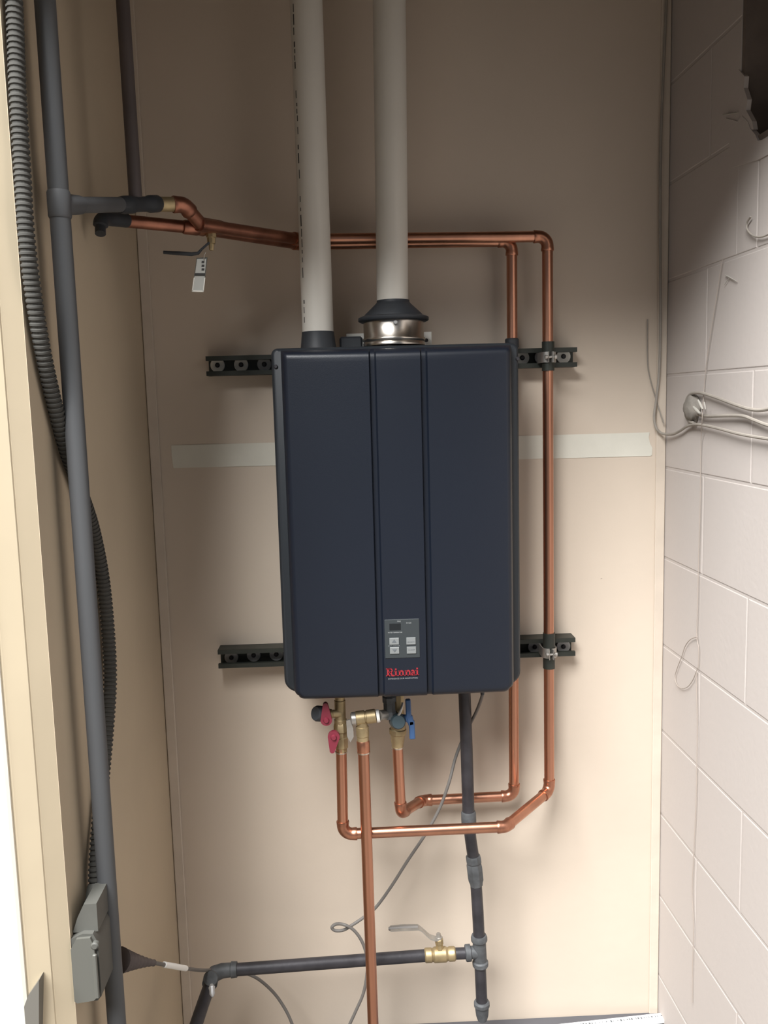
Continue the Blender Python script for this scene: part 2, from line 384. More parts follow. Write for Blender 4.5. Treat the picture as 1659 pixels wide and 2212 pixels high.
# ------------------------------------------------------------------ water heater
YF = -0.235
xl = P(598.5, 1100, YF).x; xr = P(1123.5, 1100, YF).x; zt = P(850, 746, YF).z; zb = P(850, 1489, YF).z
heater = thing('water_heater', ((xl + xr) / 2, -0.14, zb), 'dark navy wall-hung tankless water heater with a small keypad and red lettering', 'water heater')
def rrect(x0, x1, z0, z1, rb, rt, n=8):
    out = []
    for (cx, cz, r, a0) in ((x1 - rb, z0 + rb, rb, -90), (x1 - rt, z1 - rt, rt, 0), (x0 + rt, z1 - rt, rt, 90), (x0 + rb, z0 + rb, rb, 180)):
        for i in range(n + 1):
            an = rad(a0 + 90 * i / n); out.append((cx + r * math.cos(an), cz + r * math.sin(an)))
    return out
# shell: rounded outline with a softened front rim
outl = rrect(xl, xr, zb, zt, 0.026, 0.013); n = len(outl); cxm, czm = (xl + xr) / 2, (zb + zt) / 2
def inset(p, d): 
    return (p[0] - d * (1 if p[0] > cxm else -1), p[1] - d * (1 if p[1] > czm else -1))
sh = MB(); lv = [(-0.0415, 0.006), (-0.048, 0.0)] + [(YF + 0.010, 0.0), (YF + 0.004, 0.0012), (YF, 0.005)]
vs = []; fs = []
for (y, ins) in lv: vs += [V((inset(p, ins)[0], y, inset(p, ins)[1])) for p in outl]
for l in range(len(lv) - 1): fs += [[l * n + i, l * n + (i + 1) % n, (l + 1) * n + (i + 1) % n, (l + 1) * n + i] for i in range(n)]
fs += [list(range(n)), list(range(len(lv) * n - 1, (len(lv) - 1) * n - 1, -1))]
sh.add(vs, fs); shell = sh.build('shell', 'shell', heater, angle=40)
# front cover with its two grooves
fx0 = P(620, 1100, YF).x; fx1 = P(1105, 1100, YF).x; fz0 = P(850, 1497, YF).z; fz1 = P(850, 752, YF).z
u1, u2, gw = (P(812, 1100, YF).x - fx0) / (fx1 - fx0), (P(918, 1100, YF).x - fx0) / (fx1 - fx0), 0.0125
HD = 0.036; RE = 0.014; CRn = 0.024
us = sorted(set([i / 60 for i in range(61)] + [e for k in (0, .1, .2, .35, .5, .7, 1, 1.3) for e in (k * RE / (fx1 - fx0), 1 - k * RE / (fx1 - fx0))] + [g + s * gw * k for g in (u1, u2) for s in (-1, 1) for k in (0, .5, .7, .8, 1.0, 1.25)]))
wsz = sorted(set([i / 30 for i in range(31)] + [e for k in (0, .1, .2, .35, .5, .7, 1, 1.3, 1.8) for e in (k * RE / (fz1 - fz0), 1 - k * RE / (fz1 - fz0))]))
def edge(d, r): 
    k = max(0.0, min(1.0, d / r)); return math.sqrt(max(0, 1 - (1 - k) ** 2))
def cover_h(u, w):
    x = u * (fx1 - fx0); z = w * (fz1 - fz0); ex = min(x, fx1 - fx0 - x); ez = min(z, fz1 - fz0 - z)
    h = HD * (0.12 + 0.88 * edge(ex, RE)) * (0.12 + 0.88 * edge(ez, RE))
    side = 0.010 * (1 - (2 * u - 1) ** 2)
    h += side * edge(ex, RE * 2) * edge(ez, RE * 2)
    for g in (u1, u2):
        d = abs(u - g) / gw
        if d < 1.25: h -= 0.0075 * (1 if d < 0.7 else max(0, (1.25 - d) / 0.55)) * edge(ez, RE)
    if u1 + gw < u < u2 - gw: h += 0.001
    return h
cv = MB(); vs = []; nu, nw = len(us), len(wsz)
def cxz(u, w):
    x = fx0 + u * (fx1 - fx0); z = fz0 + w * (fz1 - fz0)
    # pull the bottom corners in for a rounded outline
    for (cx, sx) in ((fx0, 1), (fx1, -1)):
        dx = (x - cx) * sx; dz = z - fz0
        if dx < CRn and dz < CRn:
            a, b = CRn - dx, CRn - dz; m_ = max(a, b); l = math.hypot(a, b)
            if l > 1e-9: x = cx + sx * (CRn - a * m_ / l); z = fz0 + (CRn - b * m_ / l)
    return x, z
for w in wsz:
    for u in us:
        x, z = cxz(u, w); vs.append(V((x, YF - cover_h(u, w), z)))
fs = [[i * nu + k, i * nu + k + 1, (i + 1) * nu + k + 1, (i + 1) * nu + k] for i in range(nw - 1) for k in range(nu - 1)]
cv.add(vs, fs)
per = [k for k in range(nu)] + [i * nu + nu - 1 for i in range(1, nw)] + [(nw - 1) * nu + k for k in range(nu - 2, -1, -1)] + [i * nu for i in range(nw - 2, 0, -1)]
k0 = len(cv.v); cv.v += [V((cv.v[i].x, YF + 0.008, cv.v[i].z)) for i in per]
cv.f += [[per[i], per[(i + 1) % len(per)], k0 + (i + 1) % len(per), k0 + i] for i in range(len(per))]; cv.f.append([k0 + i for i in range(len(per))])
cover = cv.build('front_cover', 'unit', heater, angle=50)
for (px, py) in ((596, 792), (1118, 775)):
    q = P(px, py, YF); MB().lathe(q + V((0, 0.002, 0)), q + V((0, -0.003, 0)), [(0, 0.004), (0.7, 0.004), (1, 0.0025)], 14).build('screw', 'iron', shell)
# keypad
YK = YF - HD - 0.0114
def face_pt(px, py, y=YK): return P(px, py, y)
def plate(px0, py0, px1, py1, y0, t, name, m, parent, ch=0.001):
    a = face_pt(px0, py0, y0); b = face_pt(px1, py1, y0)
    return MB().cbox(((a.x + b.x) / 2, y0 - t / 2, (a.z + b.z) / 2), (abs(b.x - a.x), t, abs(b.z - a.z)), ch).build(name, m, parent)
kp = plate(830, 1338, 907, 1419, YK + 0.003, 0.0035, 'control_panel', 'panel', heater, 0.0006)
YP = YK - 0.0004
plate(841, 1347, 866, 1361, YP + 0.0005, 0.0009, 'display', 'lcd', kp, 0.0003)
for i, (x0, y0, x1, y1) in enumerate(((841, 1378, 862, 1392), (842, 1398, 862.5, 1411.5), (877.5, 1377, 898, 1391.5), (878.5, 1397, 899, 1411))):
    m_ = plate(x0, y0, x1, y1, YP + 0.0005, 0.0022, 'button', 'button', kp, 0.0007)
    cx, cy = (x0 + x1) / 2, (y0 + y1) / 2
    if i < 2:
        s = -1 if i == 0 else 1; q = [face_pt(cx - 5, cy - 2.2 * s + (1 if i == 0 else 0), YP - 0.0016), face_pt(cx + 5, cy - 2.2 * s + (1 if i == 0 else 0), YP - 0.0016), face_pt(cx, cy + 4 * s, YP - 0.0016)]
        tag(MB().prism([(p.x, p.z) for p in q], YP - 0.0016, YP - 0.0021).build('arrow_mark', 'glyph', kp), 'dark triangular arrow printed on a button')
def text(body, px, py, hpx, y, m, name, parent, wpx=None, t=0.0003, bold=0.0):
    cu = bpy.data.curves.new(name, 'FONT'); cu.body = body; cu.extrude = 0.5; cu.align_x = 'CENTER'; cu.align_y = 'CENTER'; cu.resolution_u = 3; cu.offset = bold
    tmp = bpy.data.objects.new('tmp', cu); C.objects.link(tmp); bpy.context.view_layer.update()
    me = bpy.data.meshes.new_from_object(tmp.evaluated_get(bpy.context.evaluated_depsgraph_get())); bpy.data.objects.remove(tmp)
    xs = [v.co.x for v in me.vertices]; ys = [v.co.y for v in me.vertices]; w0 = max(xs) - min(xs); h0 = max(ys) - min(ys)
    sc = hpx * pix(y) / h0; sw = (wpx * pix(y) / w0) if wpx else sc
    mx, my = (max(xs) + min(xs)) / 2, (max(ys) + min(ys)) / 2
    for v in me.vertices: v.co = V(((v.co.x - mx) * sw, -v.co.z * t, (v.co.y - my) * sc))
    me.materials.append(M[m]); o = bpy.data.objects.new(name, me); C.objects.link(o); o.parent = parent; w = P(px, py, y); o.location = w - WL[parent]; WL[o] = w
    return o
text('MAX', 862, 1342, 2.6, YP - 0.0001, 'label', 'lettering', kp, 8)
text('IN USE', 883, 1345.5, 2.6, YP - 0.0001, 'label', 'lettering', kp, 11)
text('WATER TEMPERATURE', 853.5, 1366.3, 2.4, YP - 0.0001, 'label', 'lettering', kp, 32)
text('HOT WATER', 851, 1395, 2.0, YP - 0.0001, 'labeldim', 'lettering', kp, 26)
text('PRIORITY', 887.7, 1387, 2.4, YP - 0.0018, 'glyph', 'lettering', kp, 16)
text('ON/OFF', 888.7, 1404, 2.4, YP - 0.0018, 'glyph', 'lettering', kp, 15)
# red maker's lettering built from slab-serif strokes
lg = MB(); lx0 = P(834, 1459.5, YK).x; lz0 = P(870, 1459.5, YK).z; lw = P(906, 1459.5, YK).x - lx0; uu = lw / 7.45; yl = YK + 0.0004; tt = 0.0009
def st(pts, w): lg.ribbon([(lx0 + p[0] * uu, lz0 + p[1] * uu) for p in pts], w * uu, yl, tt)
def arcs(cx, cy, rx, ry, a0, a1, n=10): return [(cx + rx * math.cos(rad(a0 + (a1 - a0) * i / n)), cy + ry * math.sin(rad(a0 + (a1 - a0) * i / n))) for i in range(n + 1)]
st([(0.45, 0), (0.45, 1.75)], 0.42); st([(0.0, 0.09), (0.92, 0.09)], 0.18); st([(0.0, 1.68), (1.05, 1.68)], 0.16)
st([(0.5, 1.66), (1.0, 1.66)] + arcs(1.02, 1.27, 0.36, 0.39, 90, -90) + [(0.5, 0.88)], 0.24)
st([(0.85, 0.9), (1.15, 0.65), (1.35, 0.1), (1.75, 0.1)], 0.32)
def ichar(x): st([(x, 0), (x, 1.15)], 0.36); st([(x - .38, .07), (x + .38, .07)], .14); st([(x - .38, 1.1), (x, 1.1)], .14); st([(x - .19, 1.52), (x + .19, 1.52)], .34)
def nchar(x):
    st([(x, 0), (x, 1.15)], 0.34); st([(x - .34, .07), (x + .32, .07)], .14); st([(x - .34, 1.1), (x, 1.1)], .14)
    st([(x + .1, .85)] + arcs(x + .45, .75, .3, .36, 140, 0, 8) + [(x + .75, 0)], .32); st([(x + .43, .07), (x + 1.08, .07)], .14)
ichar(2.2); nchar(3.05); nchar(4.55)
st(arcs(5.98, .85, .28, .28, 160, 0, 8) + [(6.26, .15), (6.5, .08)], .3); st(arcs(6.0, .36, .24, .28, 90, 360, 12), .24)
ichar(6.98)
tag(lg.build('logo_lettering', 'logored', heater), 'red slab-serif lettering')
text('EXPERIENCE OUR INNOVATION', 870.5, 1465.5, 3.2, YK + 0.0002, 'labeldim', 'tagline_lettering', heater, 66)
# bracket and gland showing above the casing
yb = -0.046
a = P(748, 721, yb); b = P(934, 760, yb)
br = MB().bbox((a.x, yb, b.z), (P(932, 722, yb).x, yb + 0.003, a.z)).build('mounting_bracket', 'zinc', heater)
q = P(921, 735, yb); MB().lathe(q, q + V((0, -0.003, 0)), [(0, .0042), (1, .0035)], 12).build('screw', 'iron', br)
a = P(733, 728, -0.10); b = P(784, 760, -0.10)
MB().cbox(((a.x + b.x) / 2, -0.09, (a.z + b.z) / 2), (b.x - a.x, 0.04, a.z - b.z), 0.004).build('intake_bracket', 'rubber', heater)
# underside stubs
for (px, py, r, m_) in ((735, 1497, 12, 'brass'), (845, 1497, 14, 'brass'), (1003, 1493, 15, 'irongrey')):
    q = P(px, py, -0.17); r *= pix(-0.17)
    band(heater, 'connector', V((q.x, q.y, zb - 0.006)), V((q.x, q.y, zb + 0.01)), r, m_)

# ------------------------------------------------------------------ vents
YV = -0.14; pv = pix(YV)
def vent_pipe(px_bot, py_bot, px_top, rpx, label, yb_):
    a = P(px_bot, py_bot, yb_); b = P(px_top, -150, yb_); b = V((a.x + (P(px_top, 0, yb_).x - a.x) * (b.z - a.z) / (P(px_top, 0, yb_).z - a.z), yb_, 2.97))
    root = thing('vent_pipe', a, label, 'pipe', 'white vent pipes above the heater')
    r = rpx * pix(yb_); MB().sweep([a, a.lerp(b, .5), b], r, 40, caps=True).build('tube', 'pvc', root)
    return root, a, b, r
vp1, a1, b1, r1 = vent_pipe(687, 722, 661, 33, 'white plastic vent pipe on the left, printed with a line of small marks', YV)
vp2, a2, b2, r2 = vent_pipe(848, 655, 845, 33.5, 'plain white plastic vent pipe rising from the steel collar', YV)
# printed line down the left pipe
ml = MB(); t = 0.02
while t < 0.95:
    ln = random.uniform(0.006, 0.022) / (b1 - a1).length
    if random.random() < 0.78:
        for w in range(2 if random.random() < .5 else 1):
            an = rad(218) + random.uniform(-.03, .03)
            p = a1.lerp(b1, t); q = a1.lerp(b1, t + ln); cs_ = V((math.cos(an), math.sin(an), 0)); tn = V((-math.sin(an), math.cos(an), 0)) * 0.0011
            ml.add([p + cs_ * r1 * 1.003 - tn, p + cs_ * r1 * 1.003 + tn, q + cs_ * r1 * 1.003 + tn, q + cs_ * r1 * 1.003 - tn,
                    p + cs_ * r1 * 0.997 - tn, p + cs_ * r1 * 0.997 + tn, q + cs_ * r1 * 0.997 + tn, q + cs_ * r1 * 0.997 - tn],
                   [(0, 1, 2, 3), (4, 5, 6, 7), (0, 1, 5, 4), (2, 3, 7, 6), (0, 3, 7, 4), (1, 2, 6, 5)])
    t += ln + random.uniform(0.002, 0.012) / (b1 - a1).length
pm = ml.build('printed_line', 'ink', vp1); tag(pm, 'faint line of small dark print', kind='stuff')
# left adapter
q0 = P(688, 748, YV); q1 = P(687, 717, YV); base = V((a1.x, YV, zt - 0.002)); topc = V((a1.x, YV, q1.z))
ad = thing('vent_adapter', base, 'short black tapered collar joining the left white pipe to the heater', 'adapter')
MB().lathe(base, topc, [(0, 39 * pv), (0.12, 39 * pv), (0.2, 37.5 * pv), (0.85, 34.5 * pv), (1, 34 * pv)], 40).build('collar', 'rubber', ad)
# right adapter
cx2 = a2.x
def zz(py): return P(850, py, YV).z
rb = V((cx2 + 0.001, YV, zt - 0.002))
a_ = thing('flue_adapter', rb, 'black cone adapter clamped on a stainless steel collar under the right white pipe', 'adapter')
def at(py): return V((cx2 + 0.001, YV, zz(py)))
fl = MB().lathe(at(747), at(690), [(0, 66 * pv), (0.10, 66 * pv), (0.14, 64 * pv), (0.18, 66.5 * pv), (0.27, 66.5 * pv), (0.31, 64 * pv), (1, 64 * pv)], 64).build('steel_collar', 'steel', a_, angle=60)
MB().lathe(at(696), at(684), [(0, 70 * pv), (0.25, 75 * pv), (0.75, 75 * pv), (1, 69 * pv)], 56).build('clamp_ring', 'rubber', a_, angle=60)
MB().lathe(at(685), at(649), [(0, 63 * pv), (0.15, 61 * pv), (0.80, 37 * pv), (0.88, 34.8 * pv), (1, 34.5 * pv)], 56).build('cone', 'rubber', a_, angle=50)
q = at(702) + V((0.001, -64 * pv, 0)); MB().lathe(q, q + V((0, -0.004, 0)), [(0, .0045), (.6, .0045), (1, .003)], 16).build('screw', 'zincdim', fl)

# ------------------------------------------------------------------ copper pipework
RC = 0.0112
YO = -0.060
outer = thing('copper_pipe', P(1185, 1720, YO), 'outer copper pipe run clamped to both channels and crossing in front of the gas pipe', 'pipe', 'copper pipe runs')
pipe_run(outer, [P(433, 485, -0.285), P(648, 517, -0.092), P(1182.5, 511, YO - 0.014), P(1186.5, 1708, YO - 0.014), P(1092, 1786, -0.20), P(741, 1802, -0.20), P(737, 1612, -0.20)], RC,
         sect=['copperold', 'copper', 'copper', 'copper', 'copper', 'copper'])
inner = thing('copper_pipe', P(1110, 1715, YO), 'inner copper pipe run passing behind the heater to the blue-handled valve', 'pipe', 'copper pipe runs')
pipe_run(inner, [P(268, 477, -0.325), P(428, 493, -0.258), P(648, 528, -0.062), P(1105.5, 521, -0.0535), P(1110.5, 1719, -0.0535), P(912, 1729, -0.0535), P(866, 1757, -0.17), P(858, 1600, -0.17)], RC,
         sect=['copperold', 'copperold', 'copper', 'copper', 'copper', 'copper', 'copper'])
# upper left connection of the outer run
pipe_run(outer, [P(338, 441, -0.345), P(397, 442, -0.32), P(436, 487, -0.273)], RC * 1.12, fm='copperold', pn='adapter', sect=['brass', 'copperold'])
band(outer, 'tee', P(426, 484, -0.281), P(482, 493, -0.232), RC * 1.2, 'copperold')
band(inner, 'coupling', P(395, 490, -0.277), P(430, 494, -0.260), RC * 1.15, 'copperold')
centre = thing('copper_pipe', P(807, 2230, -0.205), 'straight copper drain pipe hanging from the brass relief valve down to the floor', 'pipe', 'copper pipe runs')
pc0, pc1 = P(784, 1590, -0.215), P(806, 2212, -0.215); pc2 = pc0 + (pc1 - pc0) * (pc0.z - 0.32) / (pc0.z - pc1.z)
pipe_run(centre, [pc0, pc2], RC * 1.03)
band(centre, 'coupling', P(784, 1598, -0.215), P(785.5, 1626, -0.215), RC * 1.2, 'copperfit')
band(centre, 'solder_ring', P(785.3, 1623, -0.215), P(785.5, 1626.5, -0.215), RC * 1.22, 'solder')
for (px, py, o, y) in ((737, 1626, outer, -0.20), (858.5, 1616, inner, -0.17)):
    band(o, 'solder_ring', P(px, py, y), P(px, py - 4, y), RC * 1.12, 'solder')

# pipe clamps on the channels
def clamp(px, y0, y1, yc, label):
    a = P(px, y0, YO - 0.014); b = P(px, y1, YO - 0.014); c = P(px, yc, YO - 0.014)
    root = thing('pipe_clamp', V((c.x, -0.045, b.z)), label, 'clamp', 'pipe clamps on the channels')
    MB().sweep([a, a.lerp(b, .5), b], RC * 1.17, 24).build('rubber_sleeve', 'strut', root)
    m = MB(); rr = RC * 1.28; w = 0.022
    for s in (-1, 1):
        pts = [V((c.x + s * (rr * math.cos(rad(t))), c.y - rr * math.sin(rad(t)), 0)) for t in range(0, 85, 12)]
        prof = [(c.x + s * rr * 1.0, -0.040)] + [(p.x, p.y) for p in pts] + [(c.x + s * 0.0035, c.y - rr - 0.012)]
        vs = []; nn = len(prof)
        for z in (c.z - w / 2, c.z + w / 2):
            for k, (x, y) in enumerate(prof): vs.append(V((x, y, z)))
            for k, (x, y) in enumerate(prof): vs.append(V((x + s * 0.0018, y - 0.0012, z)))
        f = []
        for k in range(nn - 1):
            f += [(k, k + 1, 2 * nn + k + 1, 2 * nn + k), (nn + k, nn + k + 1, 3 * nn + k + 1, 3 * nn + k), (k, k + 1, nn + k + 1, nn + k), (2 * nn + k, 2 * nn + k + 1, 3 * nn + k + 1, 3 * nn + k)]
        f += [(0, nn, 3 * nn, 2 * nn), (nn - 1, 2 * nn - 1, 4 * nn - 1, 3 * nn - 1)]
        MB().add(vs, f).build('strap', 'nickel', root)
    q = V((c.x - 0.011, c.y - rr - 0.007, c.z)); MB().lathe(q, q + V((0.024, 0, 0)), [(0, .0045), (.22, .0045), (.24, .0026), (.78, .0026), (.8, .005), (1, .005)], 12).build('bolt', 'nickel', root)
clamp(1184, 738, 801, 772, 'upper pipe clamp holding the outer copper pipe to the channel')
clamp(1186, 1367, 1443, 1408, 'lower pipe clamp holding the outer copper pipe to the channel')
tag(band(inner, 'rubber_sleeve', P(1105.5, 731, -0.0535), P(1106, 752, -0.0535), RC * 1.3, 'rubber'), 'black sleeve')

# ------------------------------------------------------------------ service valves under the heater
def lat(root, name, m, a, b, y, prof, n=24, y2=None):
    A = P(*a, y); B = P(*b, y if y2 is None else y2); k = pix(y)
    return MB().lathe(A, B, [(q, r * k) for q, r in prof], n).build(name, m, root, angle=30)
hv = thing('service_valve', P(737, 1626, -0.20), 'brass hot water valve with two red handles and a black side cap', 'valve')
lat(hv, 'body', 'brass', (733.5, 1499), (735.5, 1562), -0.20, [(0, 13), (.08, 13), (.1, 11), (.2, 11), (.22, 12.5), (.85, 12.5), (.87, 14), (1, 14)])
lat(hv, 'lower_body', 'brass', (735.5, 1560), (738, 1622), -0.20, [(0, 14), (.1, 17), (.3, 17), (.33, 14), (.5, 14), (.52, 16), (.85, 16), (.9, 13), (1, 13)], 8)
lat(hv, 'side_port', 'brass', (735, 1541), (700, 1543), -0.205, [(0, 9), (.5, 9), (.55, 11), (1, 11)], 16, -0.215)
cpb = lat(hv, 'hose_cap', 'rubber', (699, 1542), (681, 1541), -0.213, [(0, 10), (.1, 17.5), (.8, 17.5), (1, 15)], 30, -0.226)
def red_handle(px0, py0, px1, py1, rn, rw, y, t=0.006):
    a, b = P(px0, py0, y), P(px1, py1, y); k = pix(y); d = V((b.x - a.x, b.z - a.z)).normalized(); pn = V((-d.y, d.x)); out = []
    for i in range(13): 
        an = rad(-90 + 180 * i / 12); out.append(V((b.x, b.z)) + (d * math.cos(an) + pn * math.sin(an)) * rw * k)
    for i in range(9):
        an = rad(90 + 180 * i / 8); out.append(V((a.x, a.z)) + (d * math.cos(an) + pn * math.sin(an)) * rn * k)
    MB().prism([(p.x, p.y) for p in out], y - t / 2, y + t / 2).build('handle', 'red', hv, angle=40)
    m = MB(); m.lathe(b + V((0, t, 0)), b + V((0, -t * .9, 0)), [(0, 7 * k), (.8, 7 * k), (1, 5 * k)], 16).build('hub', 'red', hv)
red_handle(703, 1523, 705, 1554, 6, 13, -0.232, 0.010)
red_handle(718, 1620, 721, 1591, 6, 13.5, -0.228, 0.010)
lat(hv, 'stem', 'brass', (721, 1591), (734, 1590), -0.226, [(0, 6), (1, 6)], 12, -0.20)

rv = thing('relief_valve', P(784, 1600, -0.215), 'brass pressure relief valve between the red and blue handled valves', 'valve')
lat(rv, 'body', 'brass', (768, 1552), (812, 1546), -0.215, [(0, 14), (.05, 16), (.45, 16), (.47, 13.5), (.52, 13.5), (.55, 15.5), (.97, 15.5), (1, 14)], 22)
lat(rv, 'cap', 'nickel', (757, 1553), (769, 1552), -0.215, [(0, 11), (.25, 15), (1, 15)], 24)
lat(rv, 'thread_tape', 'teflon', (813.5, 1547), (820, 1546), -0.212, [(0, 14.5), (.5, 14.8), (1, 14)], 24)
lat(rv, 'nipple', 'nickel', (818, 1546), (838, 1543), -0.210, [(0, 12), (1, 12)], 20, -0.19)
lat(rv, 'outlet', 'brass', (782, 1555), (784, 1600), -0.215, [(0, 12), (.3, 12), (.33, 14.5), (.75, 14.5), (.78, 13.5), (1, 13.5)], 20)
A = P(752, 1558, -0.222); B = P(760, 1600, -0.222)
tag(MB().prism([(P(*q, -0.222).x, P(*q, -0.222).z) for q in ((748, 1556), (756, 1553), (763, 1572), (764, 1590), (757, 1602), (750, 1590))], -0.226, -0.221).build('test_lever', 'nickel', rv), 'thin dull metal lever')

bv = thing('service_valve', P(858, 1615, -0.17), 'brass cold water valve with a blue handle and dark round cap', 'valve')
lat(bv, 'upper_body', 'irongrey', (840, 1500), (842, 1550), -0.19, [(0, 11), (.1, 16), (.3, 16), (.32, 14), (.7, 14), (.75, 16), (1, 16)], 8)
lat(bv, 'union_nut', 'brass', (860, 1498), (861, 1534), -0.17, [(0, 12), (.15, 13), (.85, 13), (1, 11)], 8)
lat(bv, 'body', 'brass', (861, 1530), (860, 1580), -0.17, [(0, 11), (.4, 15), (.9, 17), (1, 17)], 24)
lat(bv, 'round_cap', 'teal', (856, 1556), (861, 1560), -0.178, [(0, 17), (.8, 17), (1, 14)], 28, -0.215)
lat(bv, 'tailpiece', 'brass', (859.5, 1570), (858.5, 1616), -0.17, [(0, 14), (.1, 19.5), (.3, 19.5), (.35, 17), (.7, 15), (.75, 14), (1, 13)], 12)
k = pix(-0.19)
def bluebar(a, b, w, d=0.010):
    A, B = P(*a, -0.195), P(*b, -0.195); dr = (B - A); R = V((0, 0, 1)).rotation_difference(dr.normalized()).to_matrix()
    return ((A + B) / 2, (w * k, d, dr.length), R)
bm_ = MB()
for a, b, w in (((881, 1510), (883, 1552), 12), ((884, 1546), (889, 1566), 14), ((889, 1556), (891, 1596), 13)):
    c_, d_, R_ = bluebar(a, b, w); bm_.cbox(c_, d_, 0.002, R_)
bm_.build('handle', 'blue', bv)
lat(bv, 'stem', 'blue', (866, 1550), (884, 1552), -0.178, [(0, 8), (.7, 8), (1, 11)], 16, -0.195)
MB().sweep(spline([P(870, 1518, -0.2), P(866, 1535, -0.208), P(857, 1553, -0.208)]), 0.0028, 8).build('tie', 'nickel', bv)

# ------------------------------------------------------------------ gas pipe
YG = -0.12; RG = 0.0135; kg = pix(YG)
gas = thing('gas_pipe', P(1041, 2195, YG), 'black iron gas pipe from the heater to a capped tee, branching left', 'pipe')
def gp(px, py, y=YG): return P(px, py, y)
def gl(name, m, a, b, prof, n=24): return MB().lathe(gp(*a), gp(*b), [(q, r * kg) for q, r in prof], n).build(name, m, gas, angle=30)
MB().sweep([gp(1003, 1487), gp(1008, 1620), gp(1012, 1758)], RG * 0.98, 24).build('pipe', 'iron', gas)
gl('coupling', 'irongrey', (1012, 1752), (1013, 1784), [(0, 15), (.12, 17), (.88, 17), (1, 15)])
MB().sweep([gp(1013, 1780), gp(1017, 1815), gp(1023, 1855)], RG * 0.95, 24).build('pipe', 'iron', gas)
gl('union', 'irongrey', (1022, 1848), (1029, 1912), [(0, 15.5), (.06, 18), (.22, 18), (.26, 16), (.35, 18.5), (.8, 18.5), (.9, 16), (1, 15)], 8)
MB().sweep([gp(1028, 1905), gp(1032, 1965), gp(1035, 2028)], RG * 0.95, 24).build('pipe', 'iron', gas)
gl('tee', 'irongrey', (1034.5, 2020), (1038, 2088), [(0, 17), (.07, 19), (.16, 19), (.2, 15.5), (.8, 15.5), (.84, 18.5), (.95, 18.5), (1, 16)])
gl('tee_branch', 'irongrey', (1034, 2056), (1005, 2059), [(0, 14.5), (.55, 14.5), (.6, 19), (.95, 19), (1, 17)])
gl('nipple', 'iron', (1008, 2059), (982, 2060), [(0, 13), (1, 13)])
MB().sweep([gp(1037, 2082), gp(1039, 2125), gp(1041, 2172)], RG * 0.95, 24).build('pipe', 'iron', gas)
gl('cap', 'irongrey', (1040.5, 2162), (1042, 2203), [(0, 16), (.08, 18.5), (.25, 18.5), (.3, 16.5), (.75, 14.5), (1, 11)])
valve = thing('gas_valve', gp(948, 2075), 'brass gas shut-off valve with a long grey lever handle on the horizontal iron pipe', 'valve')
def vl(name, m, a, b, prof, n=24): return MB().lathe(gp(*a), gp(*b), [(q, r * kg) for q, r in prof], n).build(name, m, valve, angle=30)
vl('body', 'brass', (984, 2060), (917, 2064), [(0, 14), (.04, 16.5), (.2, 16.5), (.25, 14.5), (.32, 17.5), (.68, 17.5), (.74, 14.5), (.78, 16.5), (.96, 16.5), (1, 14)], 24)
vl('bonnet', 'brass', (950, 2052), (948, 2026), [(0, 10), (.5, 8.5), (.55, 10), (.9, 10), (1, 8)], 8)
vl('stem_nut', 'nickel', (948, 2029), (947, 2016), [(0, 9), (.4, 9), (.45, 6), (1, 5)], 6)
hl = MB(); yq = YG
lpts = [(948, 2028), (938, 2027), (929, 2024), (910, 2007), (903, 2003), (870, 2004), (843, 2006)]
lp = [gp(*p) for p in lpts]
vs = []; ws = [0.008, 0.009, 0.009, 0.008, 0.010, 0.011, 0.010]
for p, w in zip(lp, ws): vs += [p + V((0, -w, 0.0014)), p + V((0, w, 0.0014)), p + V((0, w, -0.0014)), p + V((0, -w, -0.0014))]
fs = [[i * 4 + k, i * 4 + (k + 1) % 4, i * 4 + 4 + (k + 1) % 4, i * 4 + 4 + k] for i in range(len(lp) - 1) for k in range(4)] + [(0, 1, 2, 3), tuple(len(vs) - 4 + k for k in range(4))]
lever = hl.add(vs, fs).build('lever', 'nickel', valve)
g_ = MB(); g_.sweep([lp[4] + V((0, 0, 0)), lp[5], lp[6], lp[6] + V((-0.004, 0, 0))], [0.0042, 0.0048, 0.005, 0.003], 12); g_.build('grip', 'cord', lever)
# horizontal run coming forward to the left elbow, then down
yl0, yl1 = YG, -0.185
h0, h1 = P(920, 2064, yl0), P(462, 2098, yl1)
MB().sweep([h0, h0.lerp(h1, .5), P(492, 2096, yl1)], RG * 0.97, 24).build('pipe', 'iron', gas)
e1 = P(424, 2212, -0.30); e2 = e1 + (e1 - P(450, 2135, -0.235)) * 1.2
el = [P(512, 2094, yl1), P(500, 2095, yl1), P(499, 2095, yl1), P(480, 2097, yl1), P(464, 2103, yl1 - .004), P(456, 2113, yl1 - .014), P(453, 2126, yl1 - .03)]
kk = pix(yl1)
MB().sweep(el, [17 * kk, 18 * kk, 15.5 * kk, 16.5 * kk, 18 * kk, 18 * kk, 17.5 * kk], 20).build('elbow', 'irongrey', gas)
MB().lathe(P(457, 2109, -0.19), P(455, 2114, -0.222), [(0, 14 * kk), (.8, 15 * kk), (.9, 17 * kk), (1, 15 * kk)], 18).build('plug', 'irongrey', gas)
MB().sweep([P(453, 2128, -0.212), P(438, 2170, -0.25), e1, e2], [RG * .98] * 4, 24).build('pipe', 'iron', gas)
tp = MB(); ta, tb = P(457, 2126, -0.236), P(459, 2154, -0.258)
tp.lathe(ta, tb, [(0, .003), (.25, .007), (.5, .0055), (.75, .006), (1, .002)], 10); tag(tp.build('thread_compound', 'zincdim', gas), 'smear of pale grey joint compound')

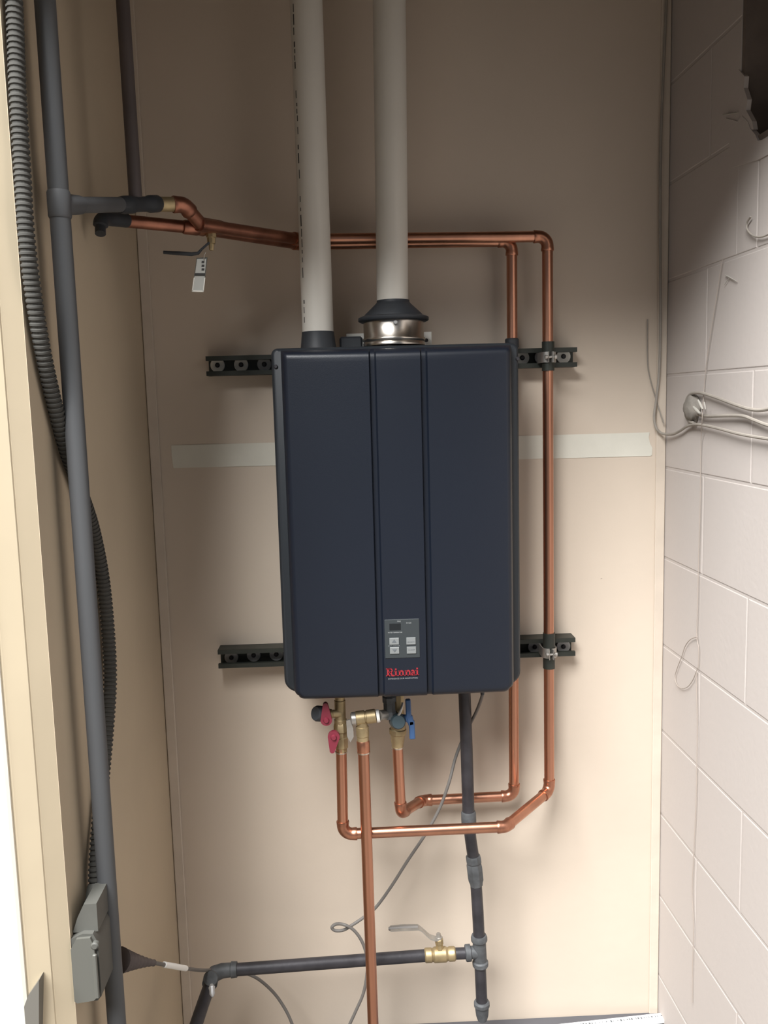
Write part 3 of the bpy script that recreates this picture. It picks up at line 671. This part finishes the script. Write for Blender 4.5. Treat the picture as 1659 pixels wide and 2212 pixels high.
# ------------------------------------------------------------------ cords near the bottom
def cordpts(l): return spline([P(a, b, y) for a, b, y in l], 10)
power = MB().sweep(cordpts([(1043, 1487, -0.16), (1041, 1505, -0.155), (1030, 1535, -0.13), (1015, 1565, -0.10), (998, 1600, -0.09), (983, 1640, -0.10), (970, 1690, -0.12), (950, 1745, -0.12), (920, 1800, -0.12), (880, 1860, -0.11), (845, 1915, -0.11), (812, 1960, -0.12), (785, 1982, -0.13), (758, 2000, -0.14),
    (742, 2009, -0.14), (724, 2010, -0.14), (717, 2003, -0.14), (727, 1996, -0.14), (745, 1998, -0.15), (765, 2010, -0.15), (782, 2034, -0.15), (792, 2065, -0.15), (793, 2100, -0.16), (785, 2145, -0.16), (768, 2185, -0.16), (750, 2225, -0.16), (742, 2250, -0.16)]), 3.6 * pix(-0.14), 10).build('power_cord', 'cord')
tag(power, 'thin grey power cord looping from the heater underside past the copper drain pipe', 'cord')
g = MB().sweep([P(1043, 1484, -0.16), P(1042, 1500, -0.157)], [0.0055, 0.004], 12).build('strain_relief', 'rubber', power)

# ------------------------------------------------------------------ left pipework
YB = -0.62
bp0 = P(252.5, 2212, YB); bp1 = P(97, 0, YB); dirb = (bp1 - bp0); bt = bp1 + dirb * ((2.97 - bp1.z) / dirb.z); bb = bp0 - dirb * ((bp0.z - 0.01) / dirb.z)
RB = 0.0146
big = thing('riser_pipe', bb, 'thick dark grey riser pipe running full height along the left wall', 'pipe')
MB().sweep([bb, bb.lerp(bt, .5), bt], RB, 32).build('pipe', 'bigpipe', big)
def on_big(py):
    lo, hi = 0.0, 1.0
    for _ in range(40):
        m_ = (lo + hi) / 2; q = bb.lerp(bt, m_) - CAM; y_ = H / 2 - F * q.dot(upv) / q.dot(fwd)
        if y_ > py: lo = m_
        else: hi = m_
    return bb.lerp(bt, lo)
band(big, 'tee', on_big(472), on_big(412), RB * 1.13, 'bigpipe', 0.08)
tj = on_big(441)
t1_, t2_ = P(172, 443, -0.575), P(262, 442, -0.43)
MB().lathe(tj, t1_, [(0, .015), (.6, .0145), (1, .0135)], 20).build('tee_branch', 'bigpipe', big)
lf = thing('branch_pipe', P(300, 425, -0.38), 'thinner dark brown pipe dropping from above onto the black fittings of the copper lines', 'pipe')
MB().sweep([t1_, t1_.lerp(t2_, .5), t2_], 0.0118, 20).build('branch_nipple', 'bigpipe', lf)
v0, v1 = P(293, 430, -0.39), P(265, 0, -0.39); dv = v1 - v0; vt = v1 + dv * ((2.97 - v1.z) / dv.z)
MB().sweep([v0, v0.lerp(vt, .5), vt], 13.5 * pix(-0.39), 24).build('pipe', 'brownpipe', lf)
MB().lathe(P(258, 443, -0.435), P(343, 440, -0.342), [(0, .0125), (.1, .0145), (.3, .0145), (.35, .0125), (.7, .0125), (.75, .0145), (.95, .0145), (1, .012)], 20).build('tee', 'rubber', lf)
MB().sweep(spline([P(217, 505, -0.40), P(217, 492, -0.395), P(219, 478, -0.39), P(228, 472, -0.375), P(245, 473, -0.355), P(272, 476, -0.325)], 6), [0.009] * 8 + [0.0125] * 23, 18).build('lower_elbow', 'rubber', lf)

# drain valve under the bundle, with lever and hanging tag
dvv = thing('drain_valve', P(457, 540, -0.25), 'small brass drain cock with a dark lever, hanging under the upper copper lines', 'valve')
yd = -0.25; kd = pix(yd)
MB().lathe(P(456, 503, yd), P(457, 541, yd), [(0, 11 * kd), (.25, 11 * kd), (.3, 9 * kd), (.6, 8.5 * kd), (.65, 6 * kd), (.95, 5 * kd), (1, 4 * kd)], 8).build('body', 'brass', dvv)
lvp = [P(452, 524, yd - .012), P(436, 538, yd - .016), P(428, 547, yd - .018), P(414, 549, yd - .02), P(385, 547, yd - .02), P(353, 545, yd - .02)]
MB().sweep(lvp, [.0022, .0022, .003, .0035, .0035, .003], 10).build('lever', 'rubber', dvv)
yt = -0.268
A, B, Cc, D = P(425, 557, yt), P(448, 556, yt), P(440, 630, yt), P(415, 630, yt)
tg = tag(MB().prism([(p.x, p.z) for p in (A, B, Cc, D)], yt - .001, yt + .001).build('hanging_tag', 'boxlight'), 'small rectangular grey tag with pale edges hanging below the drain cock', 'tag')
M['tagpale'] = mat('tag_pale', (0.52, 0.53, 0.50), 0.45)
def tq(l, y, t, name, m):
    ps = [P(a, b, yt) for a, b in l]; MB().prism([(p.x, p.z) for p in ps], y - t, y).build(name, m, tg)
tq([(420.5, 597), (442.5, 597), (438.5, 628), (416.5, 628)], yt - .001, .0008, 'pale_panel', 'tagpale')
tq([(426, 560), (446, 559), (442.8, 590), (422, 590)], yt - .001, .0006, 'label_panel', 'tagpale')
tq([(421.5, 591), (443, 592), (442.5, 595), (421, 594)], yt - .0016, .0006, 'dark_bar', 'ink')
for y0_ in (564, 572, 580): tq([(436, y0_), (442, y0_), (441.5, y0_ + 5), (435.5, y0_ + 5)], yt - .0014, .0005, 'print_mark', 'ink')
for l in ([(415, 629), (417, 629), (421, 600), (419, 600)], [(415, 630.5), (440, 631), (440, 628), (415, 627)], [(438.5, 630), (440.5, 630), (444, 600), (442, 600)]):
    tq(l, yt - .0016, .0012, 'rim', 'zinc')
MB().sweep([P(440, 562, yt - .003), P(441, 552, yt - .006), P(444, 545, yt - .006)], .0007, 6).build('tie', 'nickel', tg)

# corrugated conduit winding round the riser
cp = [(20, -160, -0.72), (27, -60, -0.70), (33, 60, -0.69), (38, 200, -0.68), (47, 350, -0.67), (56, 500, -0.655), (70, 620, -0.64), (88, 735, -0.61), (110, 840, -0.58), (140, 960, -0.53), (170, 1050, -0.50), (200, 1140, -0.49), (222, 1250, -0.475), (234, 1370, -0.47), (238, 1470, -0.47), (232, 1570, -0.48), (222, 1680, -0.49), (212, 1790, -0.495), (207, 1870, -0.50), (206, 1925, -0.505)]
cl = [PX(q[0], q[1], XL + 0.0140) for q in cp]; cs2 = spline(cl, 10)
L = [0]
for i in range(1, len(cs2)): L.append(L[-1] + (cs2[i] - cs2[i - 1]).length)
pitch = 0.0078; pts = []; rs = []; s_ = 0; i = 0; ph = [(0, 1.0), (.38, 1.0), (.5, .84), (.88, .84)]
k_ = 0
while True:
    s_ = (k_ // 4) * pitch + ph[k_ % 4][0] * pitch
    if s_ >= L[-1]: break
    while L[i + 1] < s_: i += 1
    t_ = (s_ - L[i]) / (L[i + 1] - L[i]); pts.append(cs2[i].lerp(cs2[i + 1], t_)); rs.append(ph[k_ % 4][1] * 0.0115); k_ += 1
cm = MB(); cm.sweep(pts, rs, 14)
cond = tag(cm.build('flexible_conduit', 'conduit', angle=30), 'ribbed grey flexible conduit winding around the thick riser to the grey box', 'conduit')
# junction box, fixed to the left wall in front of the riser's far side
YJ = -0.70
jb = thing('junction_box', P(190, 2165, YJ + 0.02), 'weathered grey electrical box on the left wall, half behind the thick riser', 'junction box')
j0 = P(158, 2040, YJ); jx0 = XL + 0.0005
def jpt(px, py): q = P(px, py, YJ); return (max(q.x, jx0), q.z)
jx = [jpt(*q) for q in ((140, 2030), (178, 2018), (200, 2018), (211, 2036), (219, 2152), (211, 2162), (150, 2168))]
MB().prism(jx, YJ + 0.001, YJ + 0.075).build('body', 'boxgrey', jb, angle=40)
top = [jpt(*q) for q in ((140, 2024), (163, 1990), (176, 1962), (204, 1960), (208, 2020), (196, 2022))]
MB().prism(top, YJ + 0.010, YJ + 0.070).build('top_cover', 'boxgrey', jb, angle=40)
cvp = [jpt(*q) for q in ((152, 2048), (166, 2026), (196, 2023), (205, 2042), (213, 2150), (204, 2158), (168, 2164), (150, 2160))]
MB().prism(cvp, YJ - 0.004, YJ + 0.001).build('cover', 'boxlight', jb, angle=40)
qf = PX(203, 1962, XL + 0.018); MB().lathe(qf, PX(206, 1915, XL + 0.0145), [(0, .016), (.3, .0165), (.35, .0145), (1, .0130)], 18).build('conduit_fitting', 'boxgrey', jb)
q = P(206, 2040, YJ); MB().lathe(q + V((0, .002, 0)), q + V((0, -.006, 0)), [(0, .006), (.8, .006), (1, .004)], 12).build('screw', 'boxgrey', jb)
a, b = P(207, 2056, YJ), P(213, 2150, YJ); MB().cbox(((a.x + b.x) / 2, YJ - .006, (a.z + b.z) / 2), (0.006, 0.005, a.z - b.z), .0015, Matrix.Rotation(0.0, 3, 'Y')).build('hinge', 'boxlight', jb)
# cable gland to the right of the riser and its cord
YC = -0.50
gl_ = [P(248, 2074, -0.53), P(270, 2076, YC), P(290, 2078, YC), P(310, 2078, YC), P(330, 2079, YC), P(337, 2080, YC)]
data = MB().sweep(cordpts([(325, 2079, -0.49), (345, 2082, -0.46), (380, 2088, -0.40), (415, 2094, -0.32), (445, 2096, -0.22), (480, 2094, -0.14), (520, 2100, -0.12), (555, 2113, -0.12), (590, 2143, -0.12), (615, 2178, -0.12), (631, 2212, -0.12), (640, 2245, -0.12)]), 3.9 * pix(-0.3), 10).build('signal_cable', 'cord')
tag(data, 'dark cord with a white tape band, running from the riser behind the iron elbow', 'cord')
vs_ = MB(); pts = []; rs = []
for i in range(25):
    t_ = i / 24; p = P(257 + 75 * t_, 2075 + 5 * t_, -0.575 + 0.085 * t_); pts.append(p); rs.append((0.0150 * (1 - t_) ** 1.3 + 0.0055) * (1.05 if i % 3 == 0 else 0.93))
vs_.sweep(pts, rs, 18).build('cable_gland', 'brownpipe', data)
cps = cordpts([(325,2079,-0.49), (345, 2082, -0.46), (380, 2088, -0.40), (415, 2094, -0.32), (445, 2096, -0.22)]); tag(MB().sweep(cps[13:27], 0.0052, 16).build('tape_band', 'teflon', data), 'white tape band')

# ------------------------------------------------------------------ right side wires
def wire(name, l, r, m, label, cat, off=0.006, extra=None):
    pts = spline([PW(q[0], q[1], (q[2] if len(q) > 2 else off)) for q in l], 8)
    return tag(MB().sweep(pts, r, 8).build(name, m), label, cat)
pts = spline([P(1441, -40, -.012), P(1438, 40, -.012), P(1432, 180, -.012), P(1427, 330, -.012), P(1426, 520, -.012), P(1427, 680, -.012), P(1424, 800, -.012), P(1418, 860, -.012), P(1413, 900, -.014), P(1418, 925, -.016), P(1430, 936, -.02)]
             + [PW(1452, 938, .01), PW(1470, 930, .01), PW(1486, 920, .01), PW(1510, 917, .012), PW(1550, 925, .012), PW(1600, 938, .012), PW(1659, 948, .012), PW(1700, 954, .012)], 8)
tag(MB().sweep(pts, 0.0030, 8).build('corner_cable', 'wire'), 'painted-over cable running down the right corner, then turning along the block wall', 'cable')
pts = spline([P(1399, 690, -.004), P(1399, 780, -.004), P(1405, 820, -.005), P(1415, 855, -.006), P(1424, 885, -.012), P(1434, 915, -.016)] , 8)
tag(MB().sweep(pts, 0.0014, 8).build('loose_wire', 'wire'), 'thin wire curving off the tan wall into the corner cable', 'cable')
wire('loop_cable', [(1500, 915), (1485, 905), (1481, 885), (1484, 862), (1495, 850), (1515, 849), (1545, 858), (1585, 873), (1620, 884), (1645, 886), (1675, 880)], 0.0033, 'wire', 'upper painted cable looping over the putty plug on the block wall', 'cable', 0.010)
wire('middle_cable', [(1506, 895), (1530, 899), (1570, 898), (1605, 899), (1630, 908), (1659, 919), (1700, 928)], 0.0033, 'wire', 'lower painted cable leaving the putty plug towards the right', 'cable', 0.010)
# putty plug
pl = thing('putty_plug', PW(1503, 910, 0.004), 'lump of grey putty with white smears where cables enter the block wall', 'putty')
uc, zc = UZ(1503, 882); mm = MB(); vs = []; n1, n2 = 20, 9
for i in range(n2 + 1):
    a = math.pi / 2 * i / n2
    for k in range(n1):
        b = 2 * math.pi * k / n1; q = 1 + 0.09 * math.sin(3 * b + i) + 0.06 * math.cos(5 * b - 2 * i)
        vs.append(RW(uc + 0.030 * math.cos(a) * math.cos(b) * q, zc + 0.029 * math.cos(a) * math.sin(b) * q, 0.003 + 0.020 * math.sin(a)))
mm.add(vs, [[i * n1 + k, i * n1 + (k + 1) % n1, (i + 1) * n1 + (k + 1) % n1, (i + 1) * n1 + k] for i in range(n2) for k in range(n1)] + [list(range(n1)), [n2 * n1 + k for k in range(n1)]])
mm.build('lump', 'putty', pl, angle=80)
for (a, b, w) in (((1498, 879), (1512, 893), 0.0035), ((1508, 864), (1518, 884), 0.0028), ((1521, 868), (1524, 884), 0.0018)):
    p, q = PW(*a, 0.022), PW(*b, 0.020); MB().sweep([p, p.lerp(q, .5), q], [w * .6, w, w * .6], 8).build('smear', 'puttyw', pl)
wire('hanging_string', [(1560, 560), (1548, 640), (1535, 720), (1525, 790), (1520, 850), (1517, 900, .018), (1514, 960), (1512, 1100), (1509, 1200), (1507, 1300), (1505, 1372), (1509, 1400), (1508, 1440), (1504, 1460), (1506, 1560), (1505, 1660), (1503, 1740), (1498, 1850), (1495, 1925), (1498, 2000), (1496, 2080), (1495, 2165)],
     0.0008, 'string', 'long thin string hanging down the block wall below the putty plug', 'string', 0.006)
wire('wire_loop', [(1506, 1376), (1492, 1381), (1480, 1396), (1472, 1420), (1464, 1440), (1458, 1462), (1463, 1480), (1474, 1487), (1486, 1483), (1497, 1468), (1504, 1450)], 0.0009, 'string', 'small thin wire loop hanging beside the long string', 'wire', 0.006)
wire('wire_curl', [(1622, 468), (1614, 480), (1613, 492), (1620, 504), (1632, 511), (1648, 511), (1664, 504)], 0.0016, 'wire', 'short curl of wire on the block wall below the dark hole', 'wire', 0.006)

# ------------------------------------------------------------------ shelf and measuring stick at the bottom
sz = P(1040, 2203, 0).z
sx0 = P(700, 2212, 0).x; sx1 = CR.x - 0.004
shf = thing('shelf', ((sx0 + sx1) / 2, -0.1, sz - 0.03), 'dark grey shelf board against the back wall at the bottom edge', 'shelf')
MB().cbox(((sx0 + sx1) / 2, -0.125, sz - 0.013), (sx1 - sx0, 0.248, 0.026), 0.002).build('board', 'shelf', shf)
def on_shelf(px, py, dz=0.0):
    d = ray(px, py); k = (sz + dz - CAM.z) / d.z; return CAM + d * k
A, B = on_shelf(1205, 2212, .010), on_shelf(1462, 2184, .010)
dr = (B - A); dr.z = 0; dn = dr.normalized(); pn = V((dn.y, -dn.x, 0)); A2 = A - dn * 0.12
stick = thing('measuring_stick', (A2 + B) / 2 - V((0, 0, .010)), 'white measuring stick with small dark marks lying on the shelf at bottom right', 'ruler')
c = (A2 + B) / 2 + pn * 0.012; c.z = sz + 0.0052
Rz = Matrix.Rotation(math.atan2(dn.y, dn.x), 3, 'Z')
MB().cbox(c, ((B - A2).length, 0.026, 0.0096), 0.0015, Rz).build('stick', 'white', stick)
tk = MB(); Ls = (B - A2).length; t_ = 0.03
while t_ < Ls - 0.01:
    q = A2 + dn * t_ + pn * 0.010; q.z = sz + 0.0101
    tk.box(q, (random.uniform(.001, .004), random.uniform(.003, .007), 0.0003), Rz); t_ += random.uniform(.005, .012)
tk.build('printed_marks', 'glyph', stick)

# ------------------------------------------------------------------ grey latch piece on the jamb, bottom left
YLc = -0.80
lp_ = [(84, 2118), (70, 2138), (60, 2152), (50, 2180), (42, 2205), (36, 2245), (84, 2245)]
pp = [P(a, b, -0.752) for a, b in lp_]
lm = MB(); nn = len(pp); lm.add([p for p in pp] + [p + V((0, 0.02, 0)) for p in pp], [list(range(nn)), list(range(2 * nn - 1, nn - 1, -1))] + [[i, (i + 1) % nn, nn + (i + 1) % nn, nn + i] for i in range(nn)])
tag(lm.build('door_latch', 'latch', angle=45), 'rounded grey latch piece on the pale door jamb at bottom left', 'latch')
